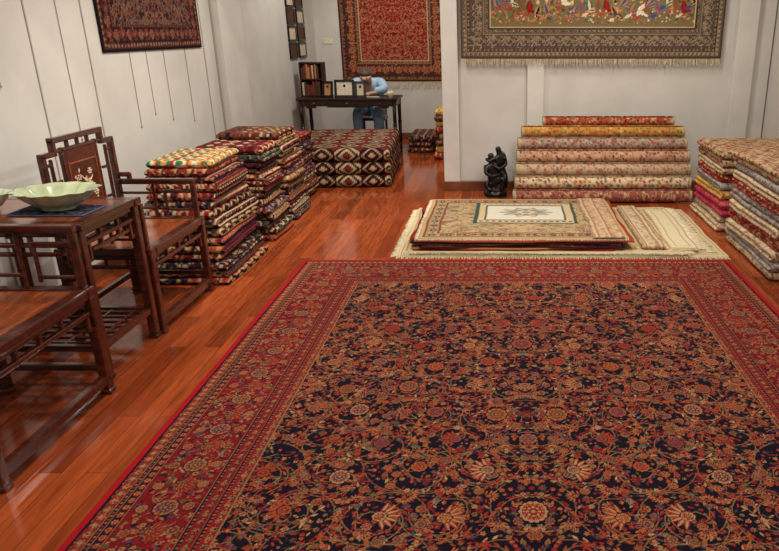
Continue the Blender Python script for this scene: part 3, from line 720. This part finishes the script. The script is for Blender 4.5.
    for kk in range(14): b.sph((xf, RR.uniform(-.10, .11), RR.uniform(.69, .89)), (.006, .026, .010), 6, Matrix.Rotation(RR.uniform(0, PI), 4, 'X'))
    b.rod((xf, -.10, .70), (xf, .07, .84), .003, 6); b.rod((xf, .1, .70), (xf, -.04, .86), .003, 6)
    o = b.done('flower_inlay', M_PEARL, bk, True); o['label'] = 'pearly flower spray inlay'
    return e
armchair('dark rosewood armchair with pearl-inlaid back beside the rugs', (-2.20, 3.99, 0), .74)
e = armchair('dark rosewood armchair with openwork arms beside the tea table', (-2.14, 2.57, 0), .80, ah=.03); e.scale = (1, 1, 1.06)
TX, TY = -2.30, 3.335
e = thing('tea_table', 'square dark rosewood tea table between two armchairs', 'table', (TX, TY, 0))
hx, hy = .36, .28
for sx in (1, -1):
    for sy in (1, -1):
        B().box((sx*(hx-.03), sy*(hy-.03), .385), (.046, .046, .77)).box((sx*(hx-.03), sy*(hy-.03), .012), (.056, .056, .024)).done('leg', M_ROSE, e, bev=.006)
tp = thing_part('table_top', e)
b = B()
for sy in (1, -1): b.box((0, sy*(hy-.03), .792), (hx*2+.02, .07, .036))
for sx in (1, -1): b.box((sx*(hx-.03), 0, .792), (.07, hy*2-.08, .036))
b.box((0, 0, .757), (hx*2-.04, hy*2-.04, .035)).done('top_frame', M_ROSE, tp, bev=.008)
boxobj('top_panel', (0, 0, .796), (hx*2-.12, hy*2-.12, .024), M_ROSEL, tp, .002)
b = B()
for sy in (1, -1):
    y = sy*(hy-.03); b.box((0, y, .70), (hx*2-.08, .022, .022)); b.box((0, y, .655), (hx*2-.22, .02, .02))
    for sx in (-1, 1): b.box((sx*(hx-.09), y, .655), (.02, .02, .10)); b.box((sx*(hx-.07), y, .61), (.05, .02, .02)); b.box((sx*.1, y, .68), (.02, .02, .04)); b.box((sx*.1, y, .725), (.02, .02, .04))
for sx in (1, -1):
    x = sx*(hx-.03); b.box((x, 0, .70), (.022, hy*2-.08, .022)); b.box((x, 0, .655), (.02, hy*2-.22, .02))
    for sy in (-1, 1): b.box((x, sy*(hy-.09), .655), (.02, .02, .10)); b.box((x, sy*(hy-.07), .61), (.02, .05, .02)); b.box((x, sy*.08, .68), (.02, .02, .04)); b.box((x, sy*.08, .725), (.02, .02, .04))
b.done('apron', M_ROSE, e, bev=.004)
b = B()
for sy in (1, -1): b.box((0, sy*(hy-.03), .17), (hx*2-.06, .03, .032))
for sx in (1, -1): b.box((sx*(hx-.03), 0, .17), (.03, hy*2-.06, .032))
for y in np.linspace(-hy+.08, hy-.08, 7): b.box((0, y, .172), (hx*2-.08, .014, .016))
for x in np.linspace(-hx+.1, hx-.1, 5): b.box((x, 0, .172), (.014, hy*2-.08, .014))
b.done('lattice_shelf', M_ROSE, e, bev=.003)
cv = Cv(.38, .22, .004, (26, 32, 50))
for _ in range(120): cv.ros(R.uniform(0, .38), R.uniform(0, .22), .014, ((60, 74, 104), (110, 110, 124), (36, 44, 80), (26, 32, 54), (100, 54, 54)), 6)
bands(cv, [(.012, (80, 86, 104), None, None, 0), (.02, (22, 28, 50), 'check', ((110, 110, 120), (80, 46, 54)), .03)], R)
me = flat_rug_mesh('table_cloth', cv, X3, Y3, .004); o = bpy.data.objects.new('table_cloth', me); o.location = (-2.38, 3.20, .811); link(o)
tag(o, 'small dark blue patterned cloth mat under the green bowl', 'cloth')
def bowl(label, loc, Rr, h, mat, ex=1.0, lob=10):
    prof = [(Rr*.42, 0), (Rr*.44, .008), (Rr*.42, .016), (Rr*.62, h*.3), (Rr*.85, h*.62), (Rr*.95, h*.85), (Rr*1.06, h*.98), (Rr*1.07, h), (Rr*1.02, h*.985), (Rr*.90, h*.84), (Rr*.78, h*.6), (Rr*.5, h*.32), (Rr*.1, h*.24)]
    f = lambda a, r: 1+.13*(r/Rr)*abs(math.cos(lob*a/2))-.06
    b = B().lathe(prof, 100, (0, 0, 0), f)
    o = b.done('bowl', mat, None, True, loc=loc); o.scale = (ex, 1, 1)
    return tag(o, label, 'bowl')
bowl('pale green celadon bowl with fluted rim on a blue cloth', (-2.19, 3.33, .8155), .160, .10, M_CELA, 1.12, 12)
bowl('small pale celadon bowl at the back of the tea table', (-2.515, 3.30, .8105), .095, .09, M_CELA2, 1, 8)

# ------------------------------------------------------------ skin-modifier figures
def skinobj(name, verts, edges, radii, mat, parent=None, root=0, sub=2, flat=None):
    me = bpy.data.meshes.new(name); me.from_pydata(verts, edges, []); me.materials.append(mat)
    o = bpy.data.objects.new(name, me); link(o, parent)
    sk = o.modifiers.new('skin', 'SKIN'); sk.use_smooth_shade = True; sk.use_x_symmetry = False
    if not me.skin_vertices: return o
    d = me.skin_vertices[0].data
    for i, r in enumerate(radii):
        d[i].radius = r if isinstance(r, tuple) else (r, r)
        d[i].use_root = (i == root)
    s = o.modifiers.new('sub', 'SUBSURF'); s.levels = sub; s.render_levels = sub
    return o
class Sk:
    def __init__(s): s.v = []; s.e = []; s.r = []
    def add(s, p, r, par=None):
        s.v.append(p); s.r.append(r); i = len(s.v)-1
        if par is not None: s.e.append((par, i))
        return i
    def chain(s, par, pts):
        for p, r in pts: par = s.add(p, r, par)
        return par
e = thing('statue', 'black bronze abstract statue of an embracing couple', 'statue', (-.05, 7.15, 0))
B().lathe([(.115, 0), (.12, .01), (.12, .045), (.10, .055), (.095, .065)], 28).done('statue_base', M_BLACK, e, True)
s = Sk()
p = s.add((0, 0, .13), (.075, .06)); c = s.chain(p, [((-.015, 0, .21), .052), ((-.03, 0, .30), (.07, .05)), ((-.03, 0, .36), .03), ((-.045, 0, .41), .038), ((-.05, 0, .455), .030)])
s.chain(p, [((.05, -.03, .17), .042), ((.09, -.05, .20), .034), ((.08, -.06, .12), .028), ((.06, -.07, .065), .026)])
s.chain(p, [((-.06, -.03, .12), .042), ((-.10, -.05, .15), .034), ((-.08, -.07, .09), .026), ((-.03, -.08, .07), .024)])
s.chain(2, [((-.085, -.02, .31), .028), ((-.10, -.05, .25), .024), ((-.03, -.08, .22), .02), ((.04, -.07, .24), .018)])
s.chain(2, [((.03, -.01, .32), .028), ((.08, -.02, .36), .024), ((.10, -.01, .43), .02), ((.05, 0, .47), .018)])
skinobj('figure', s.v, s.e, s.r, M_BLACK, e)
s = Sk()
p = s.add((.055, .01, .25), (.05, .045)); c = s.chain(p, [((.06, .0, .32), .042), ((.05, -.01, .40), (.055, .04)), ((.045, -.01, .45), .026), ((.03, -.015, .49), .034), ((.025, -.015, .525), .027)])
s.chain(p, [((.10, -.02, .22), .035), ((.11, -.05, .17), .028), ((.10, -.03, .08), .024)])
s.chain(2, [((.10, -.02, .40), .024), ((.115, -.05, .34), .02), ((.05, -.08, .30), .018), ((-.02, -.07, .33), .016)])
s.chain(2, [((.0, -.03, .40), .024), ((-.06, -.04, .37), .02), ((-.10, -.02, .40), .017)])
skinobj('figure', s.v, s.e, s.r, M_BLACK, e)

# ------------------------------------------------------------ desk
DX0, DX1, DY0, DY1, DZ = -2.78, -1.40, 9.60, 10.18, .78
cx, cy = (DX0+DX1)/2, (DY0+DY1)/2
e = thing('desk', 'dark wooden writing desk with shaped apron and slender legs', 'desk', (cx, cy, 0))
w, d = DX1-DX0, DY1-DY0
boxobj('desk_top', (0, 0, DZ-.015), (w, d, .03), M_DARKW, e, .006)
b = B()
for sy in (-1, 1): b.box((0, sy*(d/2-.04), DZ-.07), (w-.08, .02, .08)); b.box((0, sy*(d/2-.04), DZ-.115), (w*.4, .018, .02))
for sx in (-1, 1): b.box((sx*(w/2-.04), 0, DZ-.07), (.02, d-.08, .08)); b.box((sx*w*.36, -(d/2-.04), DZ-.12), (.14, .018, .03))
b.done('apron', M_DARKW, e, bev=.004)
for sx in (-1, 1):
    for sy in (-1, 1):
        b = B(); x = sx*(w/2-.05); y = sy*(d/2-.05)
        b.rod((x, y, DZ-.03), (x, y, .40), .03, 12, .022); b.sph((x, y, .42), (.06, .06, .05)); b.rod((x, y, .40), (x, y, .04), .026, 12, .018); b.sph((x, y, .025), (.05, .05, .05)); b.done('leg', M_DARKW, e, True)
for x in (-.45, 0, .45):
    dr = thing_part('drawer', e); boxobj('drawer_front', (x, -(d/2-.025), DZ-.068), (.34, .014, .06), M_DARKW, dr, .003)
    B().sph((x, -(d/2-.01), DZ-.068), (.022, .022, .022)).done('knob', M_BRASS, dr, True)
def frame_stand(label, loc, w, h, rz=0.0, mat2=M_PAPER):
    e = thing('picture_frame', label, 'picture frame', loc, rz)
    tilt = Matrix.Rotation(-.22, 4, 'X')
    b = B()
    for sx in (-1, 1): b.box(tilt @ Vector((sx*(w/2-.016), 0, h/2)), (.032, .018, h), tilt)
    for zz in (.016, h-.016): b.box(tilt @ Vector((0, 0, zz)), (w, .018, .032), tilt)
    b.box((0, .05, h*.36), (.03, .008, h*.74), Matrix.Rotation(.32, 4, 'X'))
    b.done('frame', M_BLACK, e, bev=.003)
    B().box(tilt @ Vector((0, .003, h/2)), (w-.05, .008, h-.05), tilt).done('picture', mat2, e)
frame_stand('black-framed certificate standing on the desk', (-2.13, 9.70, DZ+.003), .27, .24, .08)
frame_stand('small wooden-framed print standing on the desk', (-2.365, 9.70, DZ+.003), .15, .22, -.1, M_BOOKS[1])
frame_stand('small black-framed print beside the certificate', (-1.91, 9.68, DZ+.003), .15, .22, .1, M_BOOKS[2])
b = B().lathe([(.03, 0), (.035, .01), (.035, .12), (.012, .15), (.012, .19)], 20)
tag(b.done('bottle', M_CELA2, None, True, loc=(-2.29, 9.98, DZ)), 'pale glass bottle on the desk', 'bottle')
b = B().lathe([(.03, 0), (.04, .05), (.04, .09), (.036, .09), (.034, .02)], 20)
tag(b.done('cup', M_PAPER, None, True, loc=(-1.50, 9.68, DZ)), 'white cup on the desk', 'cup')
e = thing('book_rack', 'tall narrow dark wooden rack of books on the desk', 'book rack', (-2.60, 9.92, DZ))
b = B()
for sx in (-1, 1): b.box((sx*.15, 0, .23), (.018, .20, .46))
b.box((0, .095, .23), (.30, .012, .46)); b.done('body', M_DARKW, e, bev=.003)
for zz in (.012, .235, .452): boxobj('shelf', (0, 0, zz), (.28, .19, .016), M_DARKW, e, .002)
for zz, hh in ((DZ+.021, .19), (DZ+.244, .19)):
    x = -2.735
    while x < -2.505:
        t = R.uniform(.018, .034); hgt = hh*R.uniform(.7, 1.0)
        m = R.choice((M_BOOKS[0], M_BOOKS[1], M_BOOKS[2], M_BOOKS[3], M_BOOKS[3])); boxo = boxobj('book', (x+t/2, 9.90, zz+hgt/2), (t, .15, hgt), m, None, .003)
        tag(boxo, m.name.replace('book_cover_', '')+' book standing in the desk book rack', 'book', 'books in the desk rack'); x += t+.002
for j in range(4):
    for i in range(2):
        e = thing('picture_frame', 'small dark-framed picture on the alcove side wall', 'picture frame', (XL+.012, 9.95+i*.45, 1.30+j*.22), 0, 'small framed pictures in rows')
        b = B()
        for sy in (-1, 1): b.box((0, sy*.17, .09), (.02, .035, .19))
        for zz in (0, .18): b.box((0, 0, zz), (.02, .37, .03))
        b.done('frame', M_BLACK, e, bev=.003)
        boxobj('picture', (-.003, 0, .09), (.008, .32, .16), M_BOOKS[2] if (i+j) % 2 else M_BOOKS[3], e)
b = B().box((0, 0, 0), (.16, .012, .09)); o = b.done('wall_plate', M_PAPER, None, bev=.003, loc=(-2.66, YB-.006, 1.50)); tag(o, 'small cream notice plate on the alcove wall', 'notice')
PX = -1.92
e = thing('stool', 'plain dark wooden stool behind the desk', 'stool', (PX, 10.60, 0))
boxobj('seat', (0, 0, .40), (.40, .36, .04), M_DARKW, e, .01)
for sx in (-1, 1):
    for sy in (-1, 1): B().rod((sx*.17, sy*.15, 0), (sx*.17, sy*.15, .38), .018, 10).done('leg', M_DARKW, e, True)
# person
e = thing('person', 'person in a light blue shirt bowed over the desk writing', 'person', (PX, 10.56, 0))
s = Sk()
pel = s.add((0, .06, .56), (.14, .11)); sp = s.add((0, .0, .70), (.13, .10), pel); ch = s.add((0, -.14, .88), (.15, .10), sp); nb = s.add((0, -.24, .96), (.07, .06), ch)
nk = s.add((0, -.29, .99), .05, nb); hb = s.add((0, -.34, 1.01), (.065, .07), nk); hm = s.add((0, -.39, 1.03), (.082, .09), hb); ht = s.add((0, -.41, 1.065), (.066, .07), hm)
ns = s.add((0, -.475, .985), .014, hm)
for sx in (-1, 1):
    s.add((sx*.082, -.37, 1.02), .014, hm)
    sh = s.add((sx*.18, -.17, .90), .055, ch); el = s.add((sx*.26, -.40, .835), .042, sh); wr = s.add((sx*.12, -.60, .82), .026, el); pm = s.add((sx*.08, -.66, .815), (.034, .018), wr)
    for kf in range(4):
        a = (-.03+.02*kf)
        q = s.add((sx*.065+a, -.705-.006*(kf in (1, 2)), .812), .009, pm); s.add((sx*.062+a*1.05, -.73-.006*(kf in (1, 2)), .800), .008, q)
    q = s.add((sx*.04, -.67, .812), .010, pm); s.add((sx*.03, -.70, .806), .009, q)
    hp = s.add((sx*.10, -.02, .54), .085, pel); kn = s.add((sx*.15, -.38, .53), .062, hp); an = s.add((sx*.15, -.36, .10), .040, kn); s.add((sx*.15, -.46, .045), (.042, .035), an)
skinobj('body', s.v, s.e, s.r, M_SKIN, e)
s = Sk()
pel = s.add((0, .06, .58), (.175, .14)); sp = s.add((0, .0, .72), (.18, .145), pel); ch = s.add((0, -.14, .90), (.20, .14), sp); s.add((0, -.245, .955), (.09, .07), ch)
for sx in (-1, 1):
    sh = s.add((sx*.19, -.17, .92), .09, ch); el = s.add((sx*.27, -.40, .86), .066, sh); s.add((sx*.15, -.56, .845), .046, el)
skinobj('shirt', s.v, s.e, s.r, M_SHIRT, e)
s = Sk(); pel = s.add((0, .06, .55), (.16, .11))
for sx in (-1, 1):
    hp = s.add((sx*.10, -.02, .55), .10, pel); kn = s.add((sx*.15, -.38, .54), .085, hp); s.add((sx*.15, -.36, .12), .066, kn)
skinobj('trousers', s.v, s.e, s.r, M_TROU, e)
B().sph((0, -.375, 1.085), (.172, .19, .105), 20, Matrix.Rotation(.3, 4, 'X')).sph((0, -.32, 1.045), (.165, .13, .13), 16).done('hair', M_HAIR, e, True)
b = B()
for sx in (-1, 1): b.sph((sx*.032, -.475, 1.02), (.024, .010, .010), 8)
b.done('eyes', M_SHOE, e, True)
for sx in (-1, 1): B().sph((sx*.15, -.45, .04), (.09, .25, .08)).done('shoe', M_SHOE, e, True)
tag(boxobj('open_book', (-1.76, 9.79, DZ+.004), (.18, .05, .008), M_PAPER, None, .002), 'paper ledger on the desk before the person', 'book')

# ------------------------------------------------------------ lights
def area(name, loc, size, power, col=(1, .93, .84), rot=(0, 0, 0)):
    l = bpy.data.lights.new(name, 'AREA'); l.shape = 'DISK'; l.size = size; l.energy = power; l.color = col
    o = bpy.data.objects.new(name, l); o.location = loc; o.rotation_euler = rot; link(o); return o
def spot(name, loc, tgt, power, ang, col=(1, .92, .80), bl=.8, r=.05):
    l = bpy.data.lights.new(name, 'SPOT'); l.energy = power; l.spot_size = ang; l.spot_blend = bl; l.color = col; l.shadow_soft_size = r
    o = bpy.data.objects.new(name, l); o.location = loc; d = Vector(tgt)-Vector(loc); o.rotation_euler = d.to_track_quat('-Z', 'Y').to_euler(); link(o); return o
for i, (x, y, pw) in enumerate(((-1.3, 1.6, 34), (1.3, 1.6, 32), (-1.3, 4.2, 36), (1.3, 4.2, 36), (-1.3, 6.3, 32), (1.3, 6.3, 28))):
    area('ceiling_light', (x, y, 3.12), .28, pw)
area('alcove_light', (-1.7, 9.3, 3.12), .3, 34)
spot('ceiling_spot', (.9, 5.0, 3.1), (.9, 7.45, 1.5), 80, 1.2)  # spots at ceiling height, aimed at wall rugs, rug piles, floor and furniture
spot('ceiling_spot', (-1.4, 9.0, 3.1), (-1.7, 11.2, 1.4), 75, 1.2)
spot('ceiling_spot', (.4, 3.6, 3.1), (.5, 5.8, .1), 150, 1.0)
spot('ceiling_spot', (-.6, 4.2, 3.1), (-2.3, 5.0, .5), 180, 1.1)
spot('ceiling_spot', (-.9, 5.6, 3.1), (-1.6, 6.6, 0), 160, .9)
spot('ceiling_spot', (-1.0, 6.2, 3.1), (-2.85, 6.4, 1.6), 60, 1.0)
spot('ceiling_spot', (-1.2, 8.2, 3.1), (-1.0, 8.6, 0), 110, .9)
spot('ceiling_spot', (-.7, 2.4, 3.1), (-2.2, 3.2, .5), 80, 1.1)
w = bpy.data.worlds.new('World'); scn.world = w; w.use_nodes = True
w.node_tree.nodes['Background'].inputs['Color'].default_value = (.9, .88, .86, 1); w.node_tree.nodes['Background'].inputs['Strength'].default_value = .2

# ------------------------------------------------------------ camera
cam = bpy.data.cameras.new('camera'); co = bpy.data.objects.new('camera', cam); link(co)
co.location = (0, 0, 1.65); co.rotation_euler = (PI/2-math.atan(245/687), 0, 0)
cam.sensor_width = 36; cam.lens = 687/779*36; cam.shift_x = -110.5/779; cam.clip_start = .05
scn.camera = co
scn.view_settings.view_transform = 'Standard'
